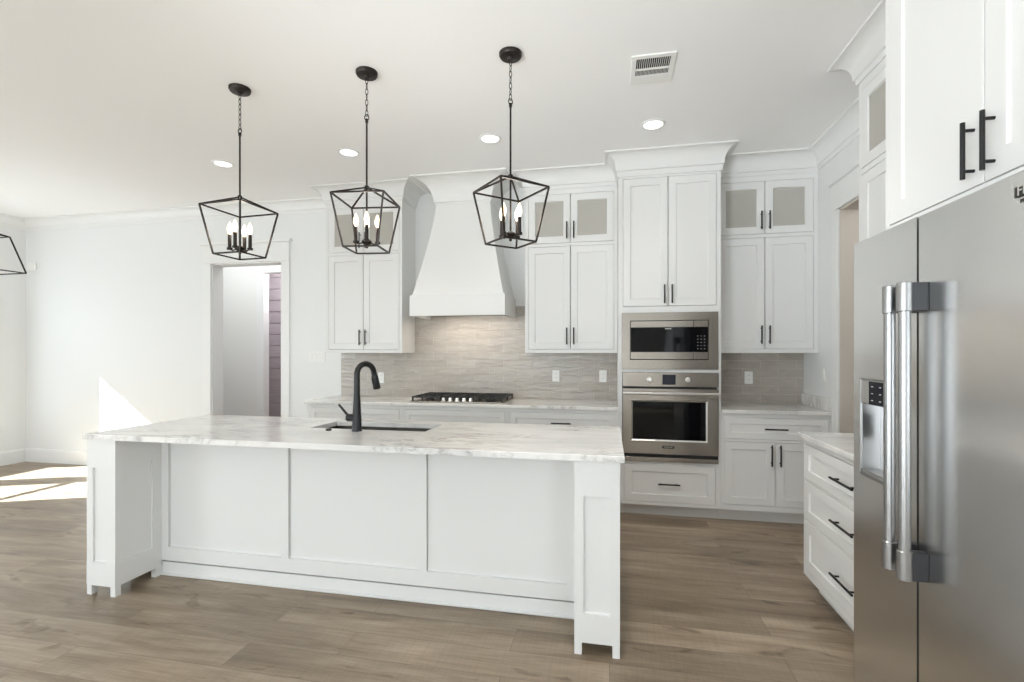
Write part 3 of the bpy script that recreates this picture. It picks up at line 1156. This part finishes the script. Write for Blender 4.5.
# faucet
fc = thing('kitchen_faucet', 'tall matte black gooseneck faucet on the island counter', 'faucet', (-1.456, 2.607, CT), 0)
bm = B()
prof = [(0.0, 0.0), (0.029, 0.0), (0.029, 0.006), (0.027, 0.012), (0.026, 0.07), (0.0215, 0.16), (0.0188, 0.205)]
lathe(bm, prof, (0, 0, 0), 'Z', 24)
obj('body', bm, M['black'], fc, smooth=True)
dv = Vector((0.42, 0.907, 0))
R_ = 0.061
pts = [Vector((0, 0, 0.20)), Vector((0, 0, 0.27)), Vector((0, 0, 0.333))]
for k in range(1, 15):
    a = PI - k / 14 * (PI - 0.12)
    pts.append(dv * (R_ + R_ * math.cos(a)) + Vector((0, 0, 0.333 + R_ * math.sin(a))))
e = pts[-1] - pts[-2]
e.normalize()
pts.append(pts[-1] + e * 0.02)
bm = B()
tube(bm, pts, [0.0185, 0.0178, 0.0172] + [0.0168] * (len(pts) - 3), 16)
obj('spout', bm, M['black'], fc, smooth=True)
tip = pts[-1]
bm = B()
hd = [tip + e * q for q in (-0.004, 0.004, 0.028, 0.078, 0.083)]
tube(bm, hd, [0.0175, 0.0205, 0.021, 0.023, 0.0205], 16)
sh = obj('spray_head', bm, M['black'], fc, smooth=True)
bm = B()
side = -dv
c = tip + e * 0.032 + side * 0.019
tube(bm, [c - e * 0.018, c + e * 0.02], 0.007, 8)
obj('spray_button', bm, M['black'], sh, smooth=True)
bm = B()
hv = Vector((-0.98, -0.12, 0)).normalized()
tube(bm, [hv * 0.015 + Vector((0, 0, 0.078)), hv * 0.055 + Vector((0, 0, 0.078)), hv * 0.062 + Vector((0, 0, 0.078))], [0.022, 0.022, 0.017], 16)
hub = obj('valve', bm, M['black'], fc, smooth=True)
bm = B()
tube(bm, [hv * 0.052 + Vector((0, 0, 0.088)), hv * 0.11 + Vector((0, 0, 0.155))], [0.0075, 0.0065], 10)
obj('lever', bm, M['black'], hub, smooth=True)
bm = B()
lathe(bm, [(0.0, 0.0), (0.017, 0.0), (0.017, 0.006), (0.012, 0.009), (0.0, 0.009)], (0, 0, 0), 'Z', 20)
o = obj('air_switch', bm, M['black'], None, smooth=True)
o.location = (-1.635, 2.60, CT)
tag(o, 'small round dark button on the island counter left of the faucet', 'button')

# ------------------------------------------------------------------ cooktop
ck = thing('gas_cooktop', 'stainless gas cooktop with black grates on the back counter', 'cooktop', (-1.383, 4.50, CT))
obj('pan', one(box, -0.447, 0.447, -0.258, 0.258, 0.0, 0.012, 0.004, 2), M['steel_h'], ck)
for gx0, gx1 in ((-0.437, -0.155), (-0.15, 0.15), (0.155, 0.437)):
    bm = B()
    ya, yb = (-0.155 if gx0 == -0.15 else -0.235), 0.245
    zt = 0.046
    for x in (gx0 + 0.008, gx1 - 0.008):
        bar(bm, (x, ya, zt), (x, yb, zt), 0.013)
    for y in (ya, (ya + yb) / 2, yb):
        bar(bm, (gx0 + 0.002, y, zt), (gx1 - 0.002, y, zt), 0.013)
    cx = (gx0 + gx1) / 2
    bar(bm, (cx, ya, zt), (cx, yb, zt), 0.011)
    for y in ((ya * 0.75 + yb * 0.25), (ya * 0.25 + yb * 0.75)):
        bar(bm, (gx0 + 0.01, y, zt), (gx1 - 0.01, y, zt), 0.011)
    for x in (gx0 + 0.008, gx1 - 0.008):
        for y in (ya + 0.005, (ya + yb) / 2, yb - 0.005):
            bar(bm, (x, y, 0.012), (x, y, zt), 0.014)
    obj('grate', bm, M['iron'], ck)
for bx, by, br in ((-0.3, -0.12, 0.036), (-0.3, 0.13, 0.045), (0.0, 0.05, 0.055), (0.3, -0.12, 0.045), (0.3, 0.13, 0.036)):
    bm = B()
    lathe(bm, [(0.0, 0.012), (br + 0.01, 0.012), (br + 0.01, 0.018), (br, 0.02), (br, 0.028), (br - 0.01, 0.032), (0.0, 0.032)], (bx, by, 0), 'Z', 24)
    obj('burner', bm, M['iron'], ck, smooth=True)
for k in range(5):
    bm = B()
    lathe(bm, [(0.0, 0.012), (0.021, 0.012), (0.021, 0.017), (0.017, 0.02), (0.0155, 0.04), (0.013, 0.042), (0.0, 0.042)], (-0.132 + 0.066 * k, -0.212, 0), 'Z', 20)
    obj('knob', bm, M['steel_bright'], ck, smooth=True)

# ------------------------------------------------------------------ range hood
HX = -1.383
hd_ = thing('range_hood', 'tall white plaster range hood flaring above the cooktop', 'range hood', (HX, YB, 1.72))
HBOT = 1.72


def ring_pts(hw, fy, z):
    return [(-hw, 0.0, z - HBOT), (-hw, fy - YB, z - HBOT), (hw, fy - YB, z - HBOT), (hw, 0.0, z - HBOT)]


bm = B()
prev = None
for k in range(17):
    s = k / 16
    z = 1.915 + s * (2.95 - 1.915)
    s2 = min(1, (z - 1.915) / (2.83 - 1.915))
    q = (1 - s2) ** 1.3
    hw = 0.268 + 0.172 * q
    fy = 4.47 - 0.195 * q
    cur = [bm.verts.new(p) for p in ring_pts(hw, fy, z)]
    if prev:
        for j in range(4):
            bm.faces.new((prev[j], prev[(j + 1) % 4], cur[(j + 1) % 4], cur[j]))
    else:
        bm.faces.new(list(reversed(cur)))
    prev = cur
bm.faces.new(prev)
obj('body', bm, M['plaster'], hd_, smooth=True, sharp=25)
bm = B()
fy = 4.26 - YB
hw = 0.4575
for a in ((-hw, hw, fy, fy + 0.02), (-hw, -hw + 0.02, fy + 0.02, -0.0125), (hw - 0.02, hw, fy + 0.02, -0.0125)):
    box(bm, a[0], a[1], a[2], a[3], 0, 0.195)
box(bm, -hw + 0.001, hw - 0.001, fy + 0.001, -0.013, 0.178, 0.1948)
obj('apron', bm, M['plaster'], hd_)
obj('liner', one(box, -hw + 0.021, hw - 0.021, fy + 0.021, -0.013, 0.03, 0.05), M['steel_h'], hd_)
obj('crown', one(sweep, [(-0.268, 0), (-0.268, 4.47 - YB), (0.268, 4.47 - YB), (0.268, 0)], [(o, z - HBOT) for o, z in cove(0.235, 0.195, 0.012)]), M['plaster'], hd_)

lamp('hood_lamp', 'AREA', (HX, 4.52, 1.745), 3.8, (1.0, 0.88, 0.74), size=(0.7, 0.12), direction=(0, 0.12, -1))

# ------------------------------------------------------------------ refrigerator
FX = 0.90                      # door face
FY0, FY1, FS = 1.125, 2.035, 1.652
FH = 1.781
fr = thing('refrigerator', 'large stainless side-by-side refrigerator at the right edge', 'refrigerator', (FX, FY1, 0), -PI / 2)
# local x runs towards the viewer from the far edge, local y into the wall
fw = FY1 - FY0
sx_ = FY1 - FS
obj('body', one(box, 0.004, fw - 0.004, 0.07, XR - FX - 0.02, 0.03, FH - 0.012), M['greyplastic'], fr)
obj('base_grille', one(box, 0.01, fw - 0.01, 0.05, 0.09, 0.0, 0.07), M['greyplastic'], fr)
bm = B()
dx0, dx1, dz0, dz1 = 0.058, 0.262, 0.945, 1.278
g = 0.0035
# far door with the dispenser opening cut out
x0, x1 = 0.0, sx_ - g
for q in ((x0, x1, 0.075, dz0), (x0, x1, dz1, FH), (x0, dx0, dz0, dz1), (dx1, x1, dz0, dz1)):
    box(bm, q[0], q[1], 0.0, 0.065, q[2], q[3])
fd = obj('freezer_door', bm, M['steel_y'], fr)
rd = obj('fridge_door', one(box, sx_ + g, fw, 0.0, 0.065, 0.075, FH, 0.003), M['steel_y'], fr)
# dispenser
bm = B()
for q in ((dx0 - 0.006, dx1 + 0.006, dz0 - 0.012, dz0), (dx0 - 0.006, dx1 + 0.006, dz1, dz1 + 0.006), (dx0 - 0.006, dx0, dz0, dz1), (dx1, dx1 + 0.006, dz0, dz1)):
    box(bm, q[0], q[1], -0.004, 0.012, q[2], q[3], 0.001)
obj('dispenser_bezel', bm, M['steel_tube'], fd)
bm = B()
zc_ = 1.192
for a in ((dx0, dx1, 0.055, 0.064, dz0, zc_), (dx0, dx0 + 0.006, 0.0, 0.055, dz0, zc_), (dx1 - 0.006, dx1, 0.0, 0.055, dz0, zc_), (dx0, dx1, 0.0, 0.055, dz0, dz0 + 0.01)):
    box(bm, *a)
obj('dispenser_recess', bm, M['steel_v'], fd)
cpn = obj('dispenser_panel', one(box, dx0, dx1, -0.003, 0.06, zc_, dz1, 0.002), M['steel_v'], fd)
obj('control_screen', one(box, dx0 + 0.058, dx1 - 0.03, -0.0045, -0.0032, zc_ + 0.001, dz1 - 0.004), M['display'], cpn)
bm = B()
for i in range(2):
    for j in range(3):
        box(bm, dx0 + 0.075 + 0.05 * i, dx0 + 0.087 + 0.05 * i, -0.0051, -0.0046, zc_ + 0.015 + 0.024 * j, zc_ + 0.018 + 0.024 * j)
obj('control_marks', bm, mat('pale control mark', (0.5, 0.5, 0.5), 0.4), cpn)
bm = B()
box(bm, dx0 + 0.075, dx0 + 0.13, 0.03, 0.05, 1.06, 1.15, 0.004)
box(bm, dx0 + 0.12, dx0 + 0.175, 0.028, 0.048, 1.09, zc_, 0.004)
obj('dispenser_paddle', bm, M['greyplastic'], fd)


def fridge_handle(cx, parent):
    bm = B()
    za, zb_ = 0.712, 1.580
    yo = -0.055
    tube(bm, [(cx, yo, za + 0.05), (cx, yo, zb_ - 0.05)], 0.0155, 18)
    h = obj('handle', bm, M['steel_tube'], parent, smooth=True)
    for z0, z1 in ((za, za + 0.085), (zb_ - 0.085, zb_)):
        bm = B()
        tube(bm, [(cx, yo, z0), (cx, yo, z0 + 0.002), (cx, yo, z1 - 0.002), (cx, yo, z1)], [0.017, 0.0192, 0.0192, 0.017], 20)
        obj('ferrule', bm, M['steel_tube'], h, smooth=True)
        bm = B()
        box(bm, cx - 0.0135, cx + 0.0135, yo + 0.006, 0.0, z0 + 0.001, z1 - 0.001, 0.002)
        obj('standoff', bm, M['greyplastic'], h)


fridge_handle(sx_ - 0.036, fd)
fridge_handle(sx_ + 0.040, rd)
# badge near the top of the near door
bx = FY1 - 1.207
bz = 1.735
bg = obj('badge', one(box, bx - 0.088, bx + 0.088, -0.005, -0.0005, bz - 0.0125, bz + 0.0125, 0.0018), M['badge'], rd)
obj('lettering', text_bm('FRIGIDAIRE', 0.031, 0.0004, Matrix.Translation((bx, -0.0055, bz)) @ Matrix.Rotation(PI / 2, 4, 'X')), M['badgeletter'], bg)
obj('lettering', text_bm('PROFESSIONAL', 0.0125, 0.0004, Matrix.Translation((bx - 0.034, -0.001, bz - 0.0225)) @ Matrix.Rotation(PI / 2, 4, 'X')), M['badge'], bg)
obj('lettering', text_bm('FRIGIDAIRE', 0.014, 0.0004, Matrix.Translation((0.40, -0.0275, 0.111)) @ Matrix.Rotation(PI / 2, 4, 'X')), M['badgeletter'], ob)

# deep cabinet above the refrigerator, facing -x
CX = 1.010
CY1, CY0 = 2.045, 1.07
cw = CY1 - CY0
z0 = 1.829
tc = thing('fridge_cabinet', 'white two-door cabinet above the refrigerator reaching the ceiling', 'cabinet', (CX, CY1, z0), -PI / 2)
zz = lambda q: q - z0
cm = CY1 - 1.558
holes = [(0.026, cm, zz(1.840), zz(2.84)), (cm, cw - 0.026, zz(1.840), zz(2.84))]
bm = B()
carcass(bm, 0, cw, 0, zz(2.93), XR - CX - 0.002)
obj('body', bm, M['cabinet'], tc)
obj('face_frame', one(grid_frame, 0, cw, 0, zz(2.93), holes), M['cabinet'], tc)
front(tc, 'door', holes[0], (cm - 0.037, zz(1.945), True), hlen=0.16, rail=0.072)
front(tc, 'door', holes[1], (cm + 0.037, zz(1.945), True), hlen=0.16, rail=0.072)
obj('crown', one(sweep, [(0, XR - CX - 0.332), (0, 0), (cw, 0)], [(o, q - z0) for o, q in cove(0.192, 0.112, 0.045)]), M['cabinet'], tc)
obj('side_panel', one(box, 0, 0.008, 0.1, XR - CX - 0.002, -z0, 0), M['cabinet'], tc)

# ------------------------------------------------------------------ pendants
def lantern(label, x, y, rot, ht=0.217, hb=0.145, zt=2.287, zb=1.990, za=2.362, group='black lantern pendants over the island'):
    t = thing('pendant_light', label, 'pendant light', (x, y, ZC), rot, group)
    Z = lambda q: q - ZC
    bm = B()
    lathe(bm, [(0.0, 0.0), (0.064, 0.0), (0.064, -0.012), (0.058, -0.022), (0.02, -0.027), (0.014, -0.036), (0.0, -0.036)], (0, 0, 0), 'Z', 28)
    obj('canopy', bm, M['bronze'], t, smooth=True)
    zc0, zc1 = -0.036, -0.262
    n = 7
    bm = B()
    L = (zc0 - zc1) / n
    for i in range(n):
        c = zc0 - L * (i + 0.5)
        hl = L * 0.5 + 0.0035
        pts = []
        for k in range(14):
            a = 2 * PI * k / 14
            px_, pz = 0.0075 * math.cos(a), hl * math.sin(a)
            pts.append((px_, 0, c + pz) if i % 2 == 0 else (0, px_, c + pz))
        tube(bm, pts, 0.0021, 6, closed=True)
    obj('chain', bm, M['bronze'], t, smooth=True)
    bm = B()
    pts = [(0.013 * math.cos(2 * PI * k / 16), 0, zc1 - 0.008 + 0.017 * math.sin(2 * PI * k / 16)) for k in range(16)]
    tube(bm, pts, 0.003, 6, closed=True)
    tube(bm, [(0, 0, zc1 - 0.022), (0, 0, Z(2.04))], 0.0055, 10)
    lathe(bm, [(0.0, 0.0), (0.009, 0.0), (0.009, -0.02), (0.0, -0.02)], (0, 0, zc1 - 0.018), 'Z', 14)
    obj('rod', bm, M['bronze'], t, smooth=True)
    if group:
        lamp('pendant_lamp', 'POINT', (x, y, 2.165), 3.2, (1, 0.91, 0.8), shadow_soft_size=0.06)
    s = 0.0085
    top = [(ht * math.cos(a), ht * math.sin(a), Z(zt)) for a in (PI / 4, 3 * PI / 4, 5 * PI / 4, 7 * PI / 4)]
    bot = [(hb * math.cos(a), hb * math.sin(a), Z(zb)) for a in (PI / 4, 3 * PI / 4, 5 * PI / 4, 7 * PI / 4)]
    bm = B()
    for k in range(4):
        bar(bm, top[k], top[(k + 1) % 4], s)
        bar(bm, bot[k], bot[(k + 1) % 4], s)
        bar(bm, top[k], bot[k], s)
        bar(bm, top[k], (0, 0, Z(za)), s)
    lathe(bm, [(0.0, 0.012), (0.013, 0.008), (0.013, -0.012), (0.0, -0.014)], (0, 0, Z(za)), 'Z', 14)
    obj('cage', bm, M['bronze'], t)
    bm = B()
    zh = Z(2.035)
    lathe(bm, [(0.0, 0.02), (0.012, 0.018), (0.028, 0.008), (0.030, 0.0), (0.022, -0.012), (0.008, -0.02), (0.008, -0.034), (0.0, -0.038)], (0, 0, zh), 'Z', 20)
    obj('hub', bm, M['bronze'], t, smooth=True)
    for k in range(4):
        a = k * PI / 2 + 0.35
        ux, uy = math.cos(a), math.sin(a)
        r = 0.062
        bm = B()
        tube(bm, [(ux * 0.02, uy * 0.02, zh - 0.004), (ux * 0.045, uy * 0.045, zh - 0.012), (ux * r, uy * r, zh - 0.004)], 0.0045, 8)
        arm = obj('arm', bm, M['bronze'], t, smooth=True)
        bm = B()
        lathe(bm, [(0.0, -0.01), (0.016, -0.008), (0.017, 0.004), (0.0105, 0.005), (0.0105, 0.088), (0.0, 0.088)], (ux * r, uy * r, zh), 'Z', 16)
        obj('candle_sleeve', bm, M['bronze'], arm, smooth=True)
        bm = B()
        lathe(bm, [(0.006, 0.088), (0.0085, 0.096), (0.0145, 0.112), (0.0155, 0.124), (0.012, 0.142), (0.006, 0.158), (0.002, 0.168), (0.0, 0.169)], (ux * r, uy * r, zh), 'Z', 16)
        obj('bulb', bm, M['bulb'], arm, smooth=True)
    return t


lantern('black lantern pendant over the sink end of the island, nearest the hall doorway', -2.297, 2.664, -0.07)
lantern('black lantern pendant over the island hanging between the other two', -1.421, 2.659, 0.133)
lantern('black lantern pendant over the island nearest the oven tower', -0.543, 2.651, 0.753)
lantern('dark lantern cage cut by the left edge over the dining area', -5.164, 3.0, 0, ht=0.252, hb=0.352, zt=2.357, zb=2.058, za=2.43, group=None)

# ------------------------------------------------------------------ ceiling fittings
CANS = [(-3.353, 3.69, 'recessed ceiling light beside the pendant nearest the hall doorway'),
        (-2.136, 3.69, 'recessed ceiling light above the left wall cabinet'),
        (-0.914, 3.67, 'recessed ceiling light above the range hood'),
        (0.314, 3.68, 'recessed ceiling light in front of the oven tower, by the air vent')]
for x, y, lb in CANS:
    t = thing('recessed_light', lb, 'ceiling light', (x, y, ZC), 0, 'recessed ceiling lights')
    bm = B()
    lathe(bm, [(0.088, 0.0), (0.086, -0.005), (0.072, -0.008), (0.068, -0.004), (0.068, 0.0)], (0, 0, 0), 'Z', 36)
    obj('trim_ring', bm, M['trim'], t, smooth=True)
    bm = B()
    lathe(bm, [(0.0, -0.0045), (0.0675, -0.0035), (0.0675, -0.001), (0.0, -0.001)], (0, 0, 0), 'Z', 36)
    obj('lens', bm, M['lens'], t, smooth=True)
    lamp('recessed_lamp', 'SPOT', (x, y, ZC - 0.02), 8, (1.0, 0.95, 0.89), direction=(0, 0, -1), spot_size=1.75, spot_blend=0.8, shadow_soft_size=0.06)

vt = thing('ceiling_vent', 'white rectangular air vent with dark louvres in the ceiling', 'air vent', (0.246, 2.955, ZC))
hx, hy = 0.122, 0.148
bm = B()
for q in ((-hx, hx, -hy, -hy + 0.032), (-hx, hx, hy - 0.092, hy), (-hx, -hx + 0.028, -hy + 0.032, hy - 0.092), (hx - 0.028, hx, -hy + 0.032, hy - 0.092), (-hx + 0.028, hx - 0.028, -0.015, 0.0)):
    box(bm, q[0], q[1], q[2], q[3], -0.009, -0.0005, 0.002)
obj('frame', bm, M['plastic'], vt)
obj('duct_backing', one(box, -hx + 0.02, hx - 0.02, -hy + 0.025, hy - 0.085, -0.0012, -0.0003), M['darkgap'], vt)  # flat black sheet in place of the dark duct opening
for y0, y1, n in ((-hy + 0.034, -0.017, 16), (0.002, hy - 0.094, 24)):
    bm = B()
    for k in range(n):
        x = -hx + 0.03 + (k + 0.5) * (2 * hx - 0.06) / n
        box(bm, x - 0.0012, x + 0.0012, y0, y1, -0.008, -0.0015)
    obj('louvre', bm, M['plastic'], vt)

# ------------------------------------------------------------------ wall plates
def plate(name, label, cat, x, y, z, rz, gangs=1, kind='outlet', group=None):
    t = thing(name, label, cat, (x, y, z), rz, group)
    wd = 0.07 + 0.046 * (gangs - 1)
    obj('cover_plate', one(box, -wd / 2, wd / 2, -0.006, -0.0003, -0.057, 0.057, 0.0025, 2), M['plastic'], t)
    for g_ in range(gangs):
        cx = (g_ - (gangs - 1) / 2) * 0.046
        if kind == 'outlet':
            for s in (-1, 1):
                bm = B()
                box(bm, cx - 0.016, cx + 0.016, -0.0085, -0.0061, s * 0.0195 - 0.0135, s * 0.0195 + 0.0135, 0.002)
                r_ = obj('receptacle', bm, M['plastic'], t)
                bm = B()
                for u in (-0.006, 0.006):
                    box(bm, cx + u - 0.001, cx + u + 0.001, -0.0089, -0.0086, s * 0.0195 - 0.003, s * 0.0195 + 0.006)
                obj('slots', bm, M['greyplastic'], r_)
        else:
            bm = B()
            box(bm, cx - 0.016, cx + 0.016, -0.0095, -0.0061, -0.033, 0.033, 0.002)
            obj('rocker', bm, M['plastic'], t)
    return t


ty = YB - 0.0125
GP = 'white outlets on the backsplash'
plate('wall_outlet', 'white outlet on the tile just right of the faucet', 'outlet', -2.385, ty, 1.11, 0, group=GP)
plate('wall_outlet', 'white outlet on the tile just right of the cooktop', 'outlet', -0.52, ty, 1.148, 0, group=GP)
plate('wall_outlet', 'white outlet on the tile touching the oven tower side', 'outlet', -0.062, ty, 1.148, 0, group=GP)
plate('wall_outlet', 'white outlet on the tile right of the oven tower', 'outlet', 1.25, ty, 1.147, 0, group=GP)
plate('light_switch', 'white four-gang light switch plate beside the hall doorway', 'light switch', -3.15, YB - 0.0005, 1.335, 0, 4, 'switch')
plate('light_switch', 'white light switch on the right wall above the short counter', 'light switch', XR - 0.0005, 4.36, 1.2, -PI / 2, 1, 'switch')
t = thing('wall_sensor', 'small white square sensor on the wall near the far left corner', 'sensor', (-7.13, YB - 0.0005, 2.46))
obj('housing', one(box, -0.06, 0.06, -0.03, -0.0003, -0.05, 0.05, 0.012, 3), M['plastic'], t)
obj('button', one(box, -0.018, 0.018, -0.033, -0.0301, -0.014, 0.014, 0.001), M['plastic'], t)
